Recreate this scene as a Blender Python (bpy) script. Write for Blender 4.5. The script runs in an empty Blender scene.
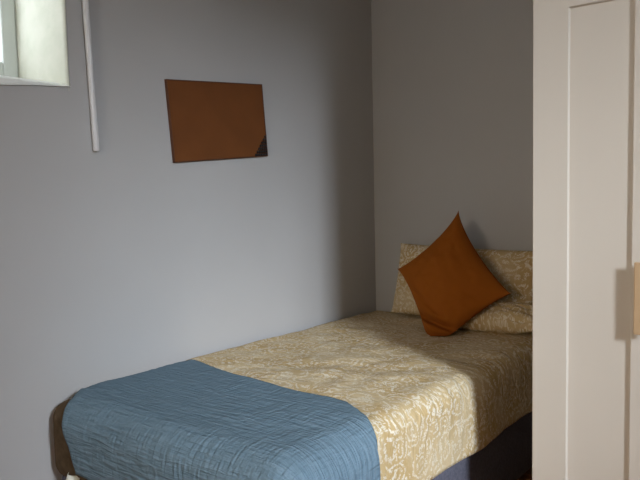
import bpy, bmesh, math, random
from mathutils import Vector, Matrix, noise
random.seed(4)
PI = math.pi
scene = bpy.context.scene
COL = scene.collection

def lin(r, g, b):
    f = lambda c: (c/255/12.92) if c/255 <= .04045 else ((c/255+.055)/1.055)**2.4
    return (f(r), f(g), f(b), 1)

# ------------------------------------------------------------ camera
cam = bpy.data.cameras.new('camera'); camo = bpy.data.objects.new('camera', cam); COL.objects.link(camo)
cam.sensor_fit = 'HORIZONTAL'; cam.sensor_width = 36; cam.lens = 672.17/640*36
cam.shift_y = 9.33/640; cam.clip_start = .02
yaw, pit, roll = math.radians(37.9208), math.radians(4.3207), math.radians(-1.2456)
d = Vector((-math.sin(yaw)*math.cos(pit), math.cos(yaw)*math.cos(pit), -math.sin(pit)))
r = Vector((math.cos(yaw), math.sin(yaw), 0)); u = r.cross(d)
r2 = r*math.cos(roll)+u*math.sin(roll); u2 = -r*math.sin(roll)+u*math.cos(roll)
m = Matrix((r2, u2, -d)).transposed().to_4x4(); m.translation = Vector((2.0318, -3.1015, 1.236))
camo.matrix_world = m
scene.camera = camo

# ------------------------------------------------------------ sky, lights, exposure
w = bpy.data.worlds.new('overcast_sky'); scene.world = w; w.use_nodes = True
bg = w.node_tree.nodes['Background']; bg.inputs[0].default_value = (.90, .94, 1.0, 1); bg.inputs[1].default_value = 4.3

def area(name, loc, target, sx, sy, power, color, spread=PI):
    l = bpy.data.lights.new(name, 'AREA'); l.shape = 'RECTANGLE'; l.size = sx; l.size_y = sy
    l.energy = power; l.color = color; l.spread = spread
    o = bpy.data.objects.new(name, l); COL.objects.link(o); o.location = loc
    o.rotation_euler = (Vector(target)-Vector(loc)).to_track_quat('-Z', 'Y').to_euler()
    return o
# daylight through the window in the right wall
area('right_window_daylight', (5.6, -3.46, 2.86), (0.4, -1.15, .6), .7, .85, 164, (.90, .965, 1.08), math.radians(120))
# warm ambient fill, added at the unseen front wall behind the camera
area('front_warm_fill', (1.3, -4.56, 1.6), (1.25, -.5, .5), 1.0, .9, 5.8, (1.0, .72, .42), math.radians(90))

scene.view_settings.view_transform = 'Standard'; scene.view_settings.look = 'None'
scene.view_settings.gamma = 1; scene.view_settings.use_curve_mapping = False
scene.view_settings.exposure = 0.0

# ------------------------------------------------------------ helpers
def mat(name, col, rough=.7, spec=.3):
    M = bpy.data.materials.new(name); M.use_nodes = True
    b = M.node_tree.nodes['Principled BSDF']
    b.inputs['Base Color'].default_value = col; b.inputs['Roughness'].default_value = rough
    b.inputs['Specular IOR Level'].default_value = spec
    return M
def N(M, t, **kw):
    n = M.node_tree.nodes.new(t)
    for k, v in kw.items():
        if k in n.inputs: n.inputs[k].default_value = v
        else: setattr(n, k, v)
    return n
def L(M, a, b): M.node_tree.links.new(a, b)
def bsdf(M): return M.node_tree.nodes['Principled BSDF']
def mapped(M, src='Object', scale=(1, 1, 1), rot=0):
    tc = N(M, 'ShaderNodeTexCoord'); mp = N(M, 'ShaderNodeMapping')
    mp.inputs['Scale'].default_value = scale; mp.inputs['Rotation'].default_value = (0, 0, rot)
    L(M, tc.outputs[src], mp.inputs['Vector']); return mp.outputs['Vector']
def ramp(M, fac, stops):
    rp = N(M, 'ShaderNodeValToRGB'); e = rp.color_ramp.elements
    while len(e) < len(stops): e.new(.5)
    for i, (p, c) in enumerate(stops): e[i].position = p; e[i].color = c
    L(M, fac, rp.inputs[0]); return rp.outputs[0]
def bump(M, h, strength, dist, prev=None):
    b = N(M, 'ShaderNodeBump'); b.inputs['Strength'].default_value = strength; b.inputs['Distance'].default_value = dist
    L(M, h, b.inputs['Height'])
    if prev is not None: L(M, prev, b.inputs['Normal'])
    L(M, b.outputs[0], bsdf(M).inputs['Normal']); return b.outputs[0]
def noisy(M, c1, c2, scale, vec=None, detail=4, lo=.35, hi=.65):
    n = N(M, 'ShaderNodeTexNoise'); n.inputs['Scale'].default_value = scale; n.inputs['Detail'].default_value = detail
    L(M, vec if vec is not None else mapped(M), n.inputs['Vector'])
    L(M, ramp(M, n.outputs[0], [(lo, c1), (hi, c2)]), bsdf(M).inputs['Base Color']); return n.outputs[0]

def link(name, me, material, parent=None, smooth=False):
    o = bpy.data.objects.new(name, me); COL.objects.link(o)
    if material: me.materials.append(material)
    if smooth:
        for p in me.polygons: p.use_smooth = True
    if parent: o.parent = parent
    return o
def obj(name, bm, material, parent=None, smooth=False):
    me = bpy.data.meshes.new(name); bmesh.ops.recalc_face_normals(bm, faces=bm.faces[:]); bm.to_mesh(me); bm.free()
    return link(name, me, material, parent, smooth)
def tag(o, label, cat, group=None):
    o['label'] = label; o['category'] = cat
    if group: o['group'] = group
    return o
def thing(name, loc, label, cat, group=None):
    o = bpy.data.objects.new(name, None); COL.objects.link(o); o.location = loc; o.empty_display_size = .1
    return tag(o, label, cat, group)
def struct(o): o['kind'] = 'structure'; return o
def box(bm, x0, x1, y0, y1, z0, z1, bev=0, seg=2):
    t = bmesh.new()
    g = bmesh.ops.create_cube(t, size=1)
    for v in t.verts:
        v.co = Vector(((x0+x1)/2+v.co.x*(x1-x0), (y0+y1)/2+v.co.y*(y1-y0), (z0+z1)/2+v.co.z*(z1-z0)))
    if bev: bmesh.ops.bevel(t, geom=t.edges[:], offset=bev, segments=seg, profile=.5, affect='EDGES', clamp_overlap=True)
    me = bpy.data.meshes.new('tmp'); t.to_mesh(me); t.free(); bm.from_mesh(me); bpy.data.meshes.remove(me)
def boxo(name, dims, material, parent=None, bev=0, seg=2, smooth=False):
    bm = bmesh.new(); box(bm, *dims, bev, seg)
    o = obj(name, bm, material, parent, smooth); return o

# ------------------------------------------------------------ materials
wall_m = mat('painted_wall', lin(176, 176, 180), .8, .15)
n_ = noisy(wall_m, lin(186, 185, 185), lin(189, 188, 188), 2.0, detail=3)
nb = N(wall_m, 'ShaderNodeTexNoise', Scale=60.0, Detail=4.0); L(wall_m, mapped(wall_m), nb.inputs['Vector'])
bump(wall_m, nb.outputs[0], .05, .003)
reveal_m = mat('rough_plaster', lin(226, 226, 206), .85, .1)
n_ = noisy(reveal_m, lin(220, 222, 208), lin(230, 230, 218), 14, detail=8)
bump(reveal_m, n_, .5, .012)
white_pvc = mat('white_window_frame', lin(205, 209, 204), .4, .4)
sill_m = mat('white_gloss_sill', lin(240, 242, 240), .3, .5)
ceil_m = mat('ceiling_paint', lin(205, 202, 198), .9, .1)
floor_m = mat('wood_floor', lin(120, 84, 55), .5, .3)
wv = mapped(floor_m, 'Object', (1, 12, 1)); noisy(floor_m, lin(150, 96, 50), lin(180, 122, 70), 2.5, wv, 6)
skirt_m = mat('white_skirting', lin(225, 222, 215), .5, .3)
door_m = mat('wardrobe_white_paint', lin(216, 206, 193), .45, .35)
n_ = noisy(door_m, lin(208, 200, 189), lin(210, 202, 191), 3)
carc_m = mat('wardrobe_carcass', lin(205, 195, 180), .5, .3)
pull_m = mat('tan_handle', lin(190, 160, 124), .45, .4)
board_m = mat('brown_board_surface', lin(132, 72, 32), .7, .25)
n_ = noisy(board_m, lin(112, 66, 32), lin(118, 70, 34), 8, detail=3)
bframe_m = mat('board_edge', lin(98, 62, 42), .6, .3)
stud_m = mat('black_stud', lin(14, 12, 14), .4, .4)
rod_m = mat('white_plastic_rod', lin(228, 228, 230), .4, .4)
base_m = mat('divan_fabric', lin(74, 74, 86), .95, .1)
nb = noisy(base_m, lin(92, 92, 104), lin(108, 108, 121), 120, detail=3); bump(base_m, nb, .4, .003)
matt_m = mat('brown_under_blanket', lin(92, 72, 56), .95, .05)
nb = noisy(matt_m, lin(88, 74, 58), lin(102, 87, 69), 40); bump(matt_m, nb, .3, .004)
foot_m = mat('black_castor', lin(25, 25, 27), .5, .4)

# patterned cotton: cream swirling flowers over ochre, laid out in the cloth's own metres
def damask(name, scale):
    M = mat(name, lin(200, 165, 110), .85, .15)
    uv = mapped(M, 'UV', (1, 1, 1))
    wn = N(M, 'ShaderNodeTexNoise', Scale=9.0*scale, Detail=2.0); L(M, uv, wn.inputs['Vector'])
    mx = N(M, 'ShaderNodeMixRGB'); mx.blend_type = 'LINEAR_LIGHT'; mx.inputs[0].default_value = .06/scale
    L(M, uv, mx.inputs[1]); L(M, wn.outputs['Color'], mx.inputs[2])
    vo = N(M, 'ShaderNodeTexVoronoi', Scale=8.5*scale); vo.feature = 'F1'; L(M, mx.outputs[0], vo.inputs['Vector'])
    # rings around every flower centre
    mu = N(M, 'ShaderNodeMath'); mu.operation = 'MULTIPLY'; mu.inputs[1].default_value = 24; L(M, vo.outputs['Distance'], mu.inputs[0])
    si = N(M, 'ShaderNodeMath'); si.operation = 'SINE'; L(M, mu.outputs[0], si.inputs[0])
    # curling tendrils
    n2 = N(M, 'ShaderNodeTexNoise', Scale=17.0*scale, Detail=2.5, Distortion=2.2); L(M, uv, n2.inputs['Vector'])
    m3 = N(M, 'ShaderNodeMath'); m3.operation = 'MULTIPLY'; m3.inputs[1].default_value = 34; L(M, n2.outputs[0], m3.inputs[0])
    s3 = N(M, 'ShaderNodeMath'); s3.operation = 'SINE'; L(M, m3.outputs[0], s3.inputs[0])
    ad = N(M, 'ShaderNodeMath'); ad.operation = 'ADD'; L(M, si.outputs[0], ad.inputs[0]); L(M, s3.outputs[0], ad.inputs[1])
    rp = ramp(M, ad.outputs[0], [(0.0, lin(196, 169, 122)), (.4, lin(205, 181, 137)), (.85, lin(220, 207, 181)), (1.0, lin(228, 219, 201))])
    # larger drifts of cream and ochre
    n4 = N(M, 'ShaderNodeTexNoise', Scale=4.2*scale, Detail=2.0); L(M, uv, n4.inputs['Vector'])
    f4 = ramp(M, n4.outputs[0], [(.38, (0, 0, 0, 1)), (.62, (.42, .42, .42, 1))])
    m4 = N(M, 'ShaderNodeMixRGB'); L(M, f4, m4.inputs[0]); L(M, rp, m4.inputs[1]); m4.inputs[2].default_value = lin(224, 210, 180)
    L(M, m4.outputs[0], bsdf(M).inputs['Base Color'])
    n5 = N(M, 'ShaderNodeTexNoise', Scale=14.0, Detail=5.0, Distortion=.6); L(M, mapped(M, 'UV', (1, 2.2, 1), .3), n5.inputs['Vector'])
    bump(M, n5.outputs[0], .7, .014)
    return M
duvet_m = damask('patterned_duvet', 1.5)
case_m = damask('patterned_pillowcase', 1.5)

gauze_m = mat('blue_gauze', lin(110, 130, 146), .95, .08)
g0 = N(gauze_m, 'ShaderNodeTexNoise', Scale=1.0, Detail=3.0, Distortion=.5); L(gauze_m, mapped(gauze_m, 'UV', (9, 95, 1), -.10), g0.inputs['Vector'])
g1 = N(gauze_m, 'ShaderNodeTexNoise', Scale=1.0, Detail=3.0, Distortion=.5); L(gauze_m, mapped(gauze_m, 'UV', (90, 14, 1), .08), g1.inputs['Vector'])
L(gauze_m, ramp(gauze_m, g0.outputs[0], [(.3, lin(106, 130, 146)), (.7, lin(119, 142, 158))]), bsdf(gauze_m).inputs['Base Color'])
pv = bump(gauze_m, g0.outputs[0], .9, .012)
bump(gauze_m, g1.outputs[0], .7, .010, pv)

rust_m = mat('rust_cotton', lin(150, 84, 27), .9, .08)
nb = N(rust_m, 'ShaderNodeTexNoise', Scale=320.0, Detail=2.0); L(rust_m, mapped(rust_m), nb.inputs['Vector']); bump(rust_m, nb.outputs[0], .25, .002)
glass_m = mat('window_glass', (1, 1, 1, 1), .02, .5)
tr = N(glass_m, 'ShaderNodeBsdfTransparent'); gl = N(glass_m, 'ShaderNodeBsdfGlossy'); gl.inputs['Roughness'].default_value = .02
tr.inputs[0].default_value = (.97, .985, .98, 1)
mxs = N(glass_m, 'ShaderNodeMixShader'); mxs.inputs[0].default_value = .05
L(glass_m, tr.outputs[0], mxs.inputs[1]); L(glass_m, gl.outputs[0], mxs.inputs[2])
L(glass_m, mxs.outputs[0], glass_m.node_tree.nodes['Material Output'].inputs['Surface'])
paper_m = mat('white_tissue', lin(225, 226, 215), .8, .1)

# ------------------------------------------------------------ room
RX, FY, H = 3.6, -4.5, 2.45
WY0, WY1, WZ0, WZ1 = -2.72, -1.82, 1.628, 2.18     # window in the left wall
bm = bmesh.new()
box(bm, -.35, 0, FY-.2, WY0, 0, H); box(bm, -.35, 0, WY1, .2, 0, H)
box(bm, -.35, 0, WY0, WY1, 0, WZ0-.004); box(bm, -.35, 0, WY0, WY1, WZ1, H)
struct(obj('wall_left', bm, wall_m))
struct(boxo('wall_back', (0, RX, 0, .2, 0, H), wall_m))
RY0, RY1, RZ0, RZ1 = -3.02, -2.22, 1.45, 2.38       # window in the right wall
bm = bmesh.new()
box(bm, RX, RX+.2, FY-.2, RY0, 0, H); box(bm, RX, RX+.2, RY1, .2, 0, H)
box(bm, RX, RX+.2, RY0, RY1, 0, RZ0); box(bm, RX, RX+.2, RY0, RY1, RZ1, H)
struct(obj('wall_right', bm, wall_m))
bm = bmesh.new()                                     # front wall with its own window
box(bm, 0, .75, FY-.2, FY, 0, H); box(bm, 1.85, RX, FY-.2, FY, 0, H)
box(bm, .75, 1.85, FY-.2, FY, 0, 1.1); box(bm, .75, 1.85, FY-.2, FY, 2.1, H)
struct(obj('wall_front', bm, wall_m))
struct(boxo('floor', (-.35, RX+.2, FY-.2, .2, -.1, 0), floor_m))
struct(boxo('ceiling', (-.35, RX+.2, FY-.2, .2, H, H+.1), ceil_m))
struct(boxo('baseboard_left', (0, .012, FY, 0, 0, .09), skirt_m, bev=.004))
struct(boxo('baseboard_back', (.012, RX, -.012, 0, 0, .09), skirt_m, bev=.004))
struct(boxo('baseboard_right', (RX-.012, RX, FY, -.012, 0, .09), skirt_m, bev=.004))

# plaster lining of the left window's recess (uneven, hand-trowelled)
def lining():
    bm = bmesh.new(); n = 16
    def sheet(f):
        g = [[bm.verts.new(f(i/n, j/n)) for j in range(n+1)] for i in range(n+1)]
        for i in range(n):
            for j in range(n): bm.faces.new((g[i][j], g[i+1][j], g[i+1][j+1], g[i][j+1]))
    def nz(p): return noise.noise(Vector(p)*9)*.006
    sheet(lambda a, b: Vector((-.345+.345*a, WY1-.004+nz((a, b, 1))*math.sin(PI*a), WZ0-.02+(WZ1-WZ0+.02)*b)))
    sheet(lambda a, b: Vector((-.345+.345*a, WY0+.004+nz((a, b, 2))*math.sin(PI*a), WZ0-.02+(WZ1-WZ0+.02)*b)))
    sheet(lambda a, b: Vector((-.345+.345*a, WY0+(WY1-WY0)*b, WZ1-.004+nz((a, b, 3))*math.sin(PI*a))))
    me = bpy.data.meshes.new('trim'); bm.to_mesh(me); bm.free()
    o = link('trim_1', me, reveal_m, None, True)
    s = o.modifiers.new('s', 'SOLIDIFY'); s.thickness = .004; s.offset = 0
    return o
struct(lining())
bm = bmesh.new()                                     # sloping sill with an uneven front edge
rws = []
for y, lo in [(WY0+.002, .032), (-2.06, .028), (-1.95, .016), (WY1-.002, .006)]:
    rws.append([bm.verts.new((x, y, z)) for x, z in [(-.345, WZ0-.004), (0, WZ0-.004), (.0005, WZ0-lo), (.010, WZ0-lo), (.010, WZ0-lo+.001), (-.05, WZ0+.012), (-.30, 1.680), (-.345, 1.682)]])
bm.faces.new(rws[0]); bm.faces.new(rws[-1][::-1])
for A, B in zip(rws, rws[1:]):
    for i in range(8): bm.faces.new((A[i], A[(i+1) % 8], B[(i+1) % 8], B[i]))
struct(obj('trim_2', bm, sill_m))

def window(name, axis, pos, a0, a1, z0, z1, fw, dep, split=True):
    """frame + pane; axis x: window lies in a plane x = pos"""
    def bx(bm, p0, p1, q0, q1, z0, z1, bev=0):
        if axis == 'x': box(bm, p0, p1, q0, q1, z0, z1, bev)
        else: box(bm, q0, q1, p0, p1, z0, z1, bev)
    f = bmesh.new()
    bx(f, pos-dep/2, pos+dep/2, a0, a0+fw, z0, z1, .006); bx(f, pos-dep/2, pos+dep/2, a1-fw, a1, z0, z1, .006)
    bx(f, pos-dep/2, pos+dep/2, a0+fw, a1-fw, z0, z0+fw, .006); bx(f, pos-dep/2, pos+dep/2, a0+fw, a1-fw, z1-fw, z1, .006)
    if split: mid = (a0+a1)/2; bx(f, pos-dep/2, pos+dep/2, mid-.02, mid+.02, z0+fw, z1-fw, .006)
    o = struct(obj(name, f, white_pvc))
    g = bmesh.new(); bx(g, pos-.004, pos+.004, a0+fw-.01, a1-fw+.01, z0+fw-.01, z1-fw+.01)
    obj('pane', g, glass_m, o)
    s = bmesh.new()                                  # inner sash bead
    q = fw+.012; pp0, pp1 = pos-dep/2-.002, pos+dep/2+.012
    return o
window('window_1', 'x', -.325, WY0+.006, WY1-.008, 1.683, WZ1-.006, .054, .04)
window('window_2', 'x', RX+.05, RY0+.002, RY1-.002, RZ0+.002, RZ1-.002, .04, .05, False)
window('window_3', 'y', FY-.05, .752, 1.848, 1.102, 2.098, .05, .05)

# ------------------------------------------------------------ thin white rod on the left wall
bm = bmesh.new()
p0, p1 = Vector((.0145, -1.741, 1.413)), Vector((.0145, -1.775, H-.002)); rr = .0105
dirv = (p1-p0).normalized(); sx = dirv.cross(Vector((1, 0, 0))).normalized(); sy = Vector((1, 0, 0))
rings = []
for t, k in [(0, .6), (.002, .9), (.005, 1), (.5, 1), (1.03, 1)]:
    c = p0+dirv*t
    rings.append([bm.verts.new(c+(sx*math.cos(q)+sy*math.sin(q))*rr*k) for q in [2*PI*i/20 for i in range(20)]])
for A, B in zip(rings, rings[1:]):
    for i in range(20): bm.faces.new((A[i], A[(i+1) % 20], B[(i+1) % 20], B[i]))
bm.faces.new(rings[0]); bm.faces.new(rings[-1])
tag(obj('cable_conduit', bm, rod_m, None, True), 'thin white plastic rod running down the grey wall right of the window', 'conduit')

# ------------------------------------------------------------ brown board on the left wall
bt = thing('pin_board', (0, -1.148, 1.5617), 'tilted rectangular brown board with black dotted corner hanging on grey wall', 'board')
bt.rotation_euler = (math.radians(4.7), 0, 0)
BW, BH = .532, .312
boxo('panel', (.002, .012, -BW/2+.004, BW/2-.004, -BH/2+.004, BH/2-.004), board_m, bt, .001)
bm = bmesh.new()
for a, b, c, e in [(-BW/2, BW/2, BH/2-.004, BH/2), (-BW/2, BW/2, -BH/2, -BH/2+.004), (-BW/2, -BW/2+.004, -BH/2+.004, BH/2-.004), (BW/2-.004, BW/2, -BH/2+.004, BH/2-.004)]:
    box(bm, .001, .014, a, b, c, e, .0008, 1)
o = obj('edge_trim', bm, bframe_m, bt); o['label'] = 'dark brown edge strip'
st = None
for row in range(7):
    for k in range(row+1):
        y = BW/2-.009-k*.0112; z = -BH/2+.009+(6-row)*.0128
        if st is None:
            bm = bmesh.new(); bmesh.ops.create_uvsphere(bm, u_segments=10, v_segments=6, radius=.0064)
            for v in bm.verts: v.co.x *= .5
            st = obj('stud', bm, stud_m, bt, True); s = st
        else:
            s = st.copy(); COL.objects.link(s); s.parent = bt
        s.location = (.0135, y, z)

# ------------------------------------------------------------ draped cloth
def fbm(p, o=3):
    return sum(noise.noise(p*(2**i))/(2**i) for i in range(o))
def drape(name, sfun, tfun, X0, X1, Y0, Y1, R, top, ns, nt, wr, material, parent, thick, flare=.0):
    """cloth laid on a rounded box whose top spans X0..X1, Y0..Y1; s,t are flat cloth metres; wr adds folds"""
    me = bpy.data.meshes.new(name); vs = []; uvs = []
    for i in range(ns+1):
        for j in range(nt+1):
            a, b = i/ns, j/nt
            s = sfun(a, b); t = tfun(a, b)
            nx = min(max(s, X0+R), X1-R); ny = max(t, Y0+R)
            if s < X0+R: nx = s
            ox, oy = s-nx, t-ny; ln = math.hypot(ox, oy)
            q = R*PI/2
            if ln < 1e-6: p = Vector((nx, ny, top)); nrm = Vector((0, 0, 1))
            else:
                dx, dy = ox/ln, oy/ln
                if ln < q:
                    th = ln/R; p = Vector((nx+dx*R*math.sin(th), ny+dy*R*math.sin(th), top-R*(1-math.cos(th))))
                    nrm = Vector((dx*math.sin(th), dy*math.sin(th), math.cos(th)))
                else:
                    h = ln-q; p = Vector((nx+dx*(R+flare*h), ny+dy*(R+flare*h), top-R-h)); nrm = Vector((dx, dy, 0))
            p += nrm*wr(s, t, p, ln)
            vs.append(p); uvs.append((s, t))
    fs = []
    for i in range(ns):
        for j in range(nt):
            k = i*(nt+1)+j; fs.append((k, k+nt+1, k+nt+2, k+1))
    me.from_pydata([tuple(v) for v in vs], [], fs); me.update()
    if sum((f.normal.z for f in me.polygons)) < 0: me.flip_normals()
    ul = me.uv_layers.new(name='UVMap')
    for lp in me.loops: ul.data[lp.index].uv = uvs[lp.vertex_index]
    o = link(name, me, material, parent, True)
    s = o.modifiers.new('s', 'SOLIDIFY'); s.thickness = thick; s.offset = 1
    return o
def interp(x, pts):
    if x <= pts[0][0]: return pts[0][1]
    for (a, fa), (b, fb) in zip(pts, pts[1:]):
        if x <= b:
            t = (x-a)/(b-a); t = t*t*(3-2*t) if len(pts) < 3 else t; return fa+(fb-fa)*t
    return pts[-1][1]

# ------------------------------------------------------------ bed
bed = thing('single_bed', (.52, -.95, 0), 'single divan bed with dark fabric base and brown mattress end against grey wall', 'bed')
def inbed(o): o.parent = bed; o.matrix_parent_inverse = Matrix.Translation(-Vector(bed.location)); return o
inbed(boxo('divan_base', (.030, 1.012, -1.945, -.02, .06, .36), base_m, None, .018, 3, True))
inbed(boxo('mattress', (.010, 1.01, -1.972, -.02, .345, .602), matt_m, None, .058, 8, True))
for x in (.12, .93):
    for y in (-1.8, -.15):
        bm = bmesh.new(); bmesh.ops.create_cone(bm, cap_ends=True, segments=16, radius1=.022, radius2=.028, depth=.062)
        for v in bm.verts: v.co += Vector((x, y, .031))
        inbed(obj('leg', bm, foot_m, None, True))

bm = bmesh.new()                                      # white label stitched to the lower edge of the mattress
n = 10; g = []
for i in range(n+1):
    row = []
    for j in range(n+1):
        a, b = i/n, j/n
        row.append(bm.verts.new((.138+.045*a+.006*math.sin(b*3), -1.978-.010*math.sin(a*5+b*3)-.014*b, .398-.052*b-.008*a)))
    g.append(row)
for i in range(n):
    for j in range(n): bm.faces.new((g[i][j], g[i+1][j], g[i+1][j+1], g[i][j+1]))
lb = inbed(obj('care_label', bm, paper_m, None, True)); lb['label'] = 'white label'
sm = lb.modifiers.new('s', 'SOLIDIFY'); sm.thickness = .0015

# duvet
def dwr(s, t, p, ln):
    P = Vector((s, t, 0))
    side = min(1, ln/.15)
    h = .010*fbm(Vector((s*3.2, t*2.2, 1.3)), 3)*(1-.4*side)
    h += .006*math.sin(t*26+3*noise.noise(Vector((s*3, t*2, 5))))*noise.noise(Vector((s*2.5, t*1.8, 8)))*(1-side)*1.6
    h += .016*side*(.35+noise.noise(Vector((t*3.6, s*.6, 3))))
    h += .004*noise.noise(Vector((s*14, t*9, 2)))
    f = min(1, max(0, (t+1.50)/.12)); return (max(h, -.004)+.004)*f
dv = drape('duvet', lambda a, b: .028+a*(1.262-.028), lambda a, b: -1.78+b*1.748,
           -.06, 1.030, -3, -.0, .055, .605, 120, 180, dwr, duvet_m, None, .008)
tag(dv, 'cream and ochre floral patterned duvet spread over the bed', 'duvet')

# blue throw
THE = [(.06, -1.385), (.385, -1.455), (.675, -1.478), (.873, -1.505), (1.0, -1.575), (1.08, -1.62), (1.6, -1.63)]
def ts(a, b):
    y = -2.2+b*.8
    s0 = .045+.030*min(1, max(0, (-1.82-y)/.14))
    hang = max(0, (1-b)-.62)
    s0 += .35*max(0, hang-.02)
    return s0+a*(1.50-s0)
def tt(a, b):
    s = .045+a*1.455
    head = interp(s, THE)+.006*math.sin(s*17)
    foot = -2.150-.17*min(1, max(0, s-.12)*1.4)
    return foot+(head-foot)*b
def twr(s, t, p, ln):
    side = min(1, ln/.12)
    h = .007*fbm(Vector((s*2.6, t*4.5, 4.3)), 3)
    h += .0022*noise.noise(Vector((s*7, t*46+s*5, 2)))+.0016*noise.noise(Vector((s*40, t*10, 6)))
    h += side*.012*(.2+noise.noise(Vector(((s-t)*5.5, .3*t, 9))))
    return max(h, -.002)+.003
tb = drape('throw_blanket', ts, tt, -.06, 1.060, -1.985, 0, .095, .617, 170, 150, twr, gauze_m, None, .005)
tag(tb, 'slate blue crinkled gauze throw folded over the foot of the bed', 'blanket')

# ------------------------------------------------------------ pillows and cushion
def cushion(name, C, E1, E2, T, n, material, mode='rect', pinch=.08, pw=.5, wr=.006, seed=0, uvs=(1, 1), fold=None, quad=None, zmin=0):
    """puffed square: E1,E2 half axes (for 'diamond' they reach the corners), T half thickness"""
    C, E1, E2 = Vector(C), Vector(E1), Vector(E2); Nn = E1.cross(E2).normalized()
    me = bpy.data.meshes.new(name); vs = []; uv = []; fs = []
    for sgn in (1, -1):
        for i in range(n+1):
            for j in range(n+1):
                a = math.sin((i/n-.5)*PI); b = math.sin((j/n-.5)*PI)
                a = .5*a+.5*(i/n*2-1); b = .5*b+.5*(j/n*2-1)
                e = (max(0, 1-a*a)*max(0, 1-b*b))
                h = T*e**pw
                aa = a*(1-pinch*(1-b*b)); bb = b*(1-pinch*(1-a*a))
                if mode == 'diamond': d1, d2 = (aa+bb)/2, (bb-aa)/2
                else: d1, d2 = aa, bb
                P = C+E1*d1+E2*d2
                if quad:
                    sb = .93; ca = aa; cb = bb
                    pk = pinch*(1+.45*(b-a)/2-.15*(a+b)/2); ca = a*(1-pk*max(0, 1-b*b)**.75); cb = b*(1-pk*max(0, 1-a*a)**.75)
                    d1, d2 = (a+b)/2, (b-a)/2
                    T_, R_, B_, L_ = [Vector(q) for q in quad]   # (-1,1) (1,1) (1,-1) (-1,-1)
                    P = (T_*(1-ca)*(1+cb)+R_*(1+ca)*(1+cb)+B_*(1+ca)*(1-cb)+L_*(1-ca)*(1-cb))/4
                k = min(1, e*5)
                if quad and P.z < zmin+.03:      # the lowest corner is squashed against the bed
                    P.z = zmin+.03-.03*math.tanh((zmin+.03-P.z)/.03)
                q = Vector((a*1.8+seed, b*1.8, sgn*2))
                h += wr*fbm(q*1.6, 3)*k
                # pull lines running to the corners
                h += wr*.5*math.sin(math.atan2(b, a)*16+seed)*abs(a*b)*k
                if fold: h += fold(d1, d2)*k*(1 if sgn > 0 else 0)
                if h < 0: h = 0
                vs.append(P+Nn*h*sgn); uv.append(((a*E1.length)*uvs[0]+seed, (b*E2.length)*uvs[1]+sgn))
    m_ = n+1
    for sg in (0, 1):
        for i in range(n):
            for j in range(n):
                k = sg*m_*m_+i*m_+j; f = (k, k+m_, k+m_+1, k+1)
                fs.append(f if sg == 0 else f[::-1])
    me.from_pydata([tuple(v) for v in vs], [], fs)
    ul = me.uv_layers.new(name='UVMap')
    for lp in me.loops: ul.data[lp.index].uv = uv[lp.vertex_index]
    bm = bmesh.new(); bm.from_mesh(me); bmesh.ops.remove_doubles(bm, verts=bm.verts[:], dist=.0006)
    bmesh.ops.recalc_face_normals(bm, faces=bm.faces[:]); bm.to_mesh(me); bm.free()
    return link(name, me, material, None, True)
up = cushion('pillow', (.575, -.112, .805), (.375, 0, -.010), (.014, .03, .18), .078, 44, case_m, pinch=.035, pw=.42, wr=.012, seed=1)
tag(up, 'floral patterned pillow standing upright against the back wall', 'pillow', 'floral pillows at the head of the bed')
fp = cushion('pillow', (.755, -.262, .692), (.275, 0, -.0), (0, .075, .03), .068, 44, case_m, pinch=.03, pw=.42, wr=.012, seed=5)
tag(fp, 'floral patterned pillow lying flat on the bed beneath the rust cushion', 'pillow', 'floral pillows at the head of the bed')
def cf(d1, d2):
    s = d2+.64+.10*d1
    return -.055*math.exp(-(s/.035)**2)+.018*math.exp(-((s+.13)/.07)**2)-.012*math.exp(-((s-.13+.25*d1)/.04)**2)*(1 if d1 < .2 else 0)
cu = cushion('cushion', (.598, -.37, .872), (.292, 0, -.045), (.028, .125, .285), .085, 60, rust_m, 'diamond', pinch=.13, pw=.55, wr=.006, seed=3, fold=cf,
             quad=[(.62, -.235, 1.172), (.925, -.36, .812), (.60, -.475, .535), (.35, -.345, .892)], zmin=.615)
tag(cu, 'plain rust orange square cushion propped on one corner against the pillows', 'cushion')

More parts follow.
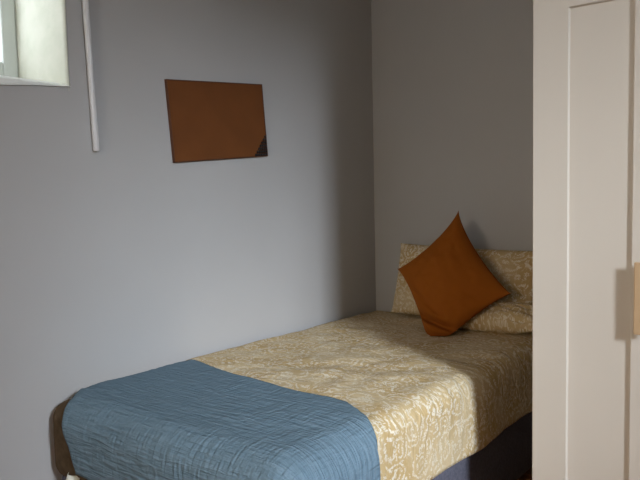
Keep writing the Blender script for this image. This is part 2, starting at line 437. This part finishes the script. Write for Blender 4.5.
# ------------------------------------------------------------ wardrobe
WX, WF = 1.305, -1.14
wd = thing('wardrobe', (1.75, -.86, 0), 'tall off-white wardrobe with recessed panel doors standing right of the bed', 'wardrobe')
def inw(o): o.parent = wd; o.matrix_parent_inverse = Matrix.Translation(-Vector(wd.location)); return o
WR, WH = 2.065, 2.32
bm = bmesh.new()
box(bm, WX+.004, WX+.022, WF+.024, -.56, 0, WH-.03, .001, 1); box(bm, WR-.022, WR-.004, WF+.024, -.56, 0, WH-.03, .001, 1)
box(bm, WX+.022, WR-.022, WF+.024, -.56, .07, .09); box(bm, WX+.022, WR-.022, WF+.024, -.56, WH-.05, WH-.03)
box(bm, WX+.022, WR-.022, -.572, -.56, .09, WH-.05); box(bm, WX+.022, WR-.022, WF+.05, WF+.066, 0, .07)
inw(obj('body', bm, carc_m))
inw(boxo('top_panel', (WX-.004, WR+.004, WF-.006, -.555, WH-.03, WH), carc_m, None, .003))
def door(x0, x1, st, hx, z0=.075, z1=1.868, top=1.757, low=.11, h0=.85, h1=1.047):
    y0, y1 = WF, WF+.022
    px0, px1, pz0, pz1 = x0+st, x1-st, z0+low, top
    bm = bmesh.new()
    A = [(x0, z0), (x1, z0), (x1, z1), (x0, z1)]
    B = [(px0, pz0), (px1, pz0), (px1, pz1), (px0, pz1)]
    c = .0028; D = [(px0+c, pz0+c), (px1-c, pz0+c), (px1-c, pz1-c), (px0+c, pz1-c)]
    def ring(pts, y): return [bm.verts.new((x, y, z)) for x, z in pts]
    Ab, Af, Bf, Dr = ring(A, y1), ring(A, y0), ring(B, y0), ring(D, y0+.010)
    for P, Q in ((Ab, Af), (Af, Bf), (Bf, Dr)):
        for i in range(4): bm.faces.new((P[i], P[(i+1) % 4], Q[(i+1) % 4], Q[i]))
    bm.faces.new(Dr); bm.faces.new(Ab[::-1])
    # soften the outer front edges
    ee = [e for e in bm.edges if all(v in Af for v in e.verts)]
    bmesh.ops.bevel(bm, geom=ee, offset=.002, segments=2, affect='EDGES')
    dr = inw(obj('door', bm, door_m))
    h = bmesh.new()
    box(h, hx, hx+.036, WF-.026, WF-.018, h0, h1, .003, 2)
    box(h, hx+.010, hx+.026, WF-.018, WF+.002, h0+.02, h0+.035); box(h, hx+.010, hx+.026, WF-.018, WF+.002, h1-.035, h1-.02)
    ho = obj('handle', h, pull_m, dr); ho['label'] = 'tan handle'
    return dr
door(WX, 1.682, .101, 1.592)
door(1.688, WR, .101, 1.70)
door(WX, 1.682, .101, 1.592, 1.874, WH-.034, WH-.12, .09, 1.90, 1.96)
door(1.688, WR, .101, 1.70, 1.874, WH-.034, WH-.12, .09, 1.90, 1.96)
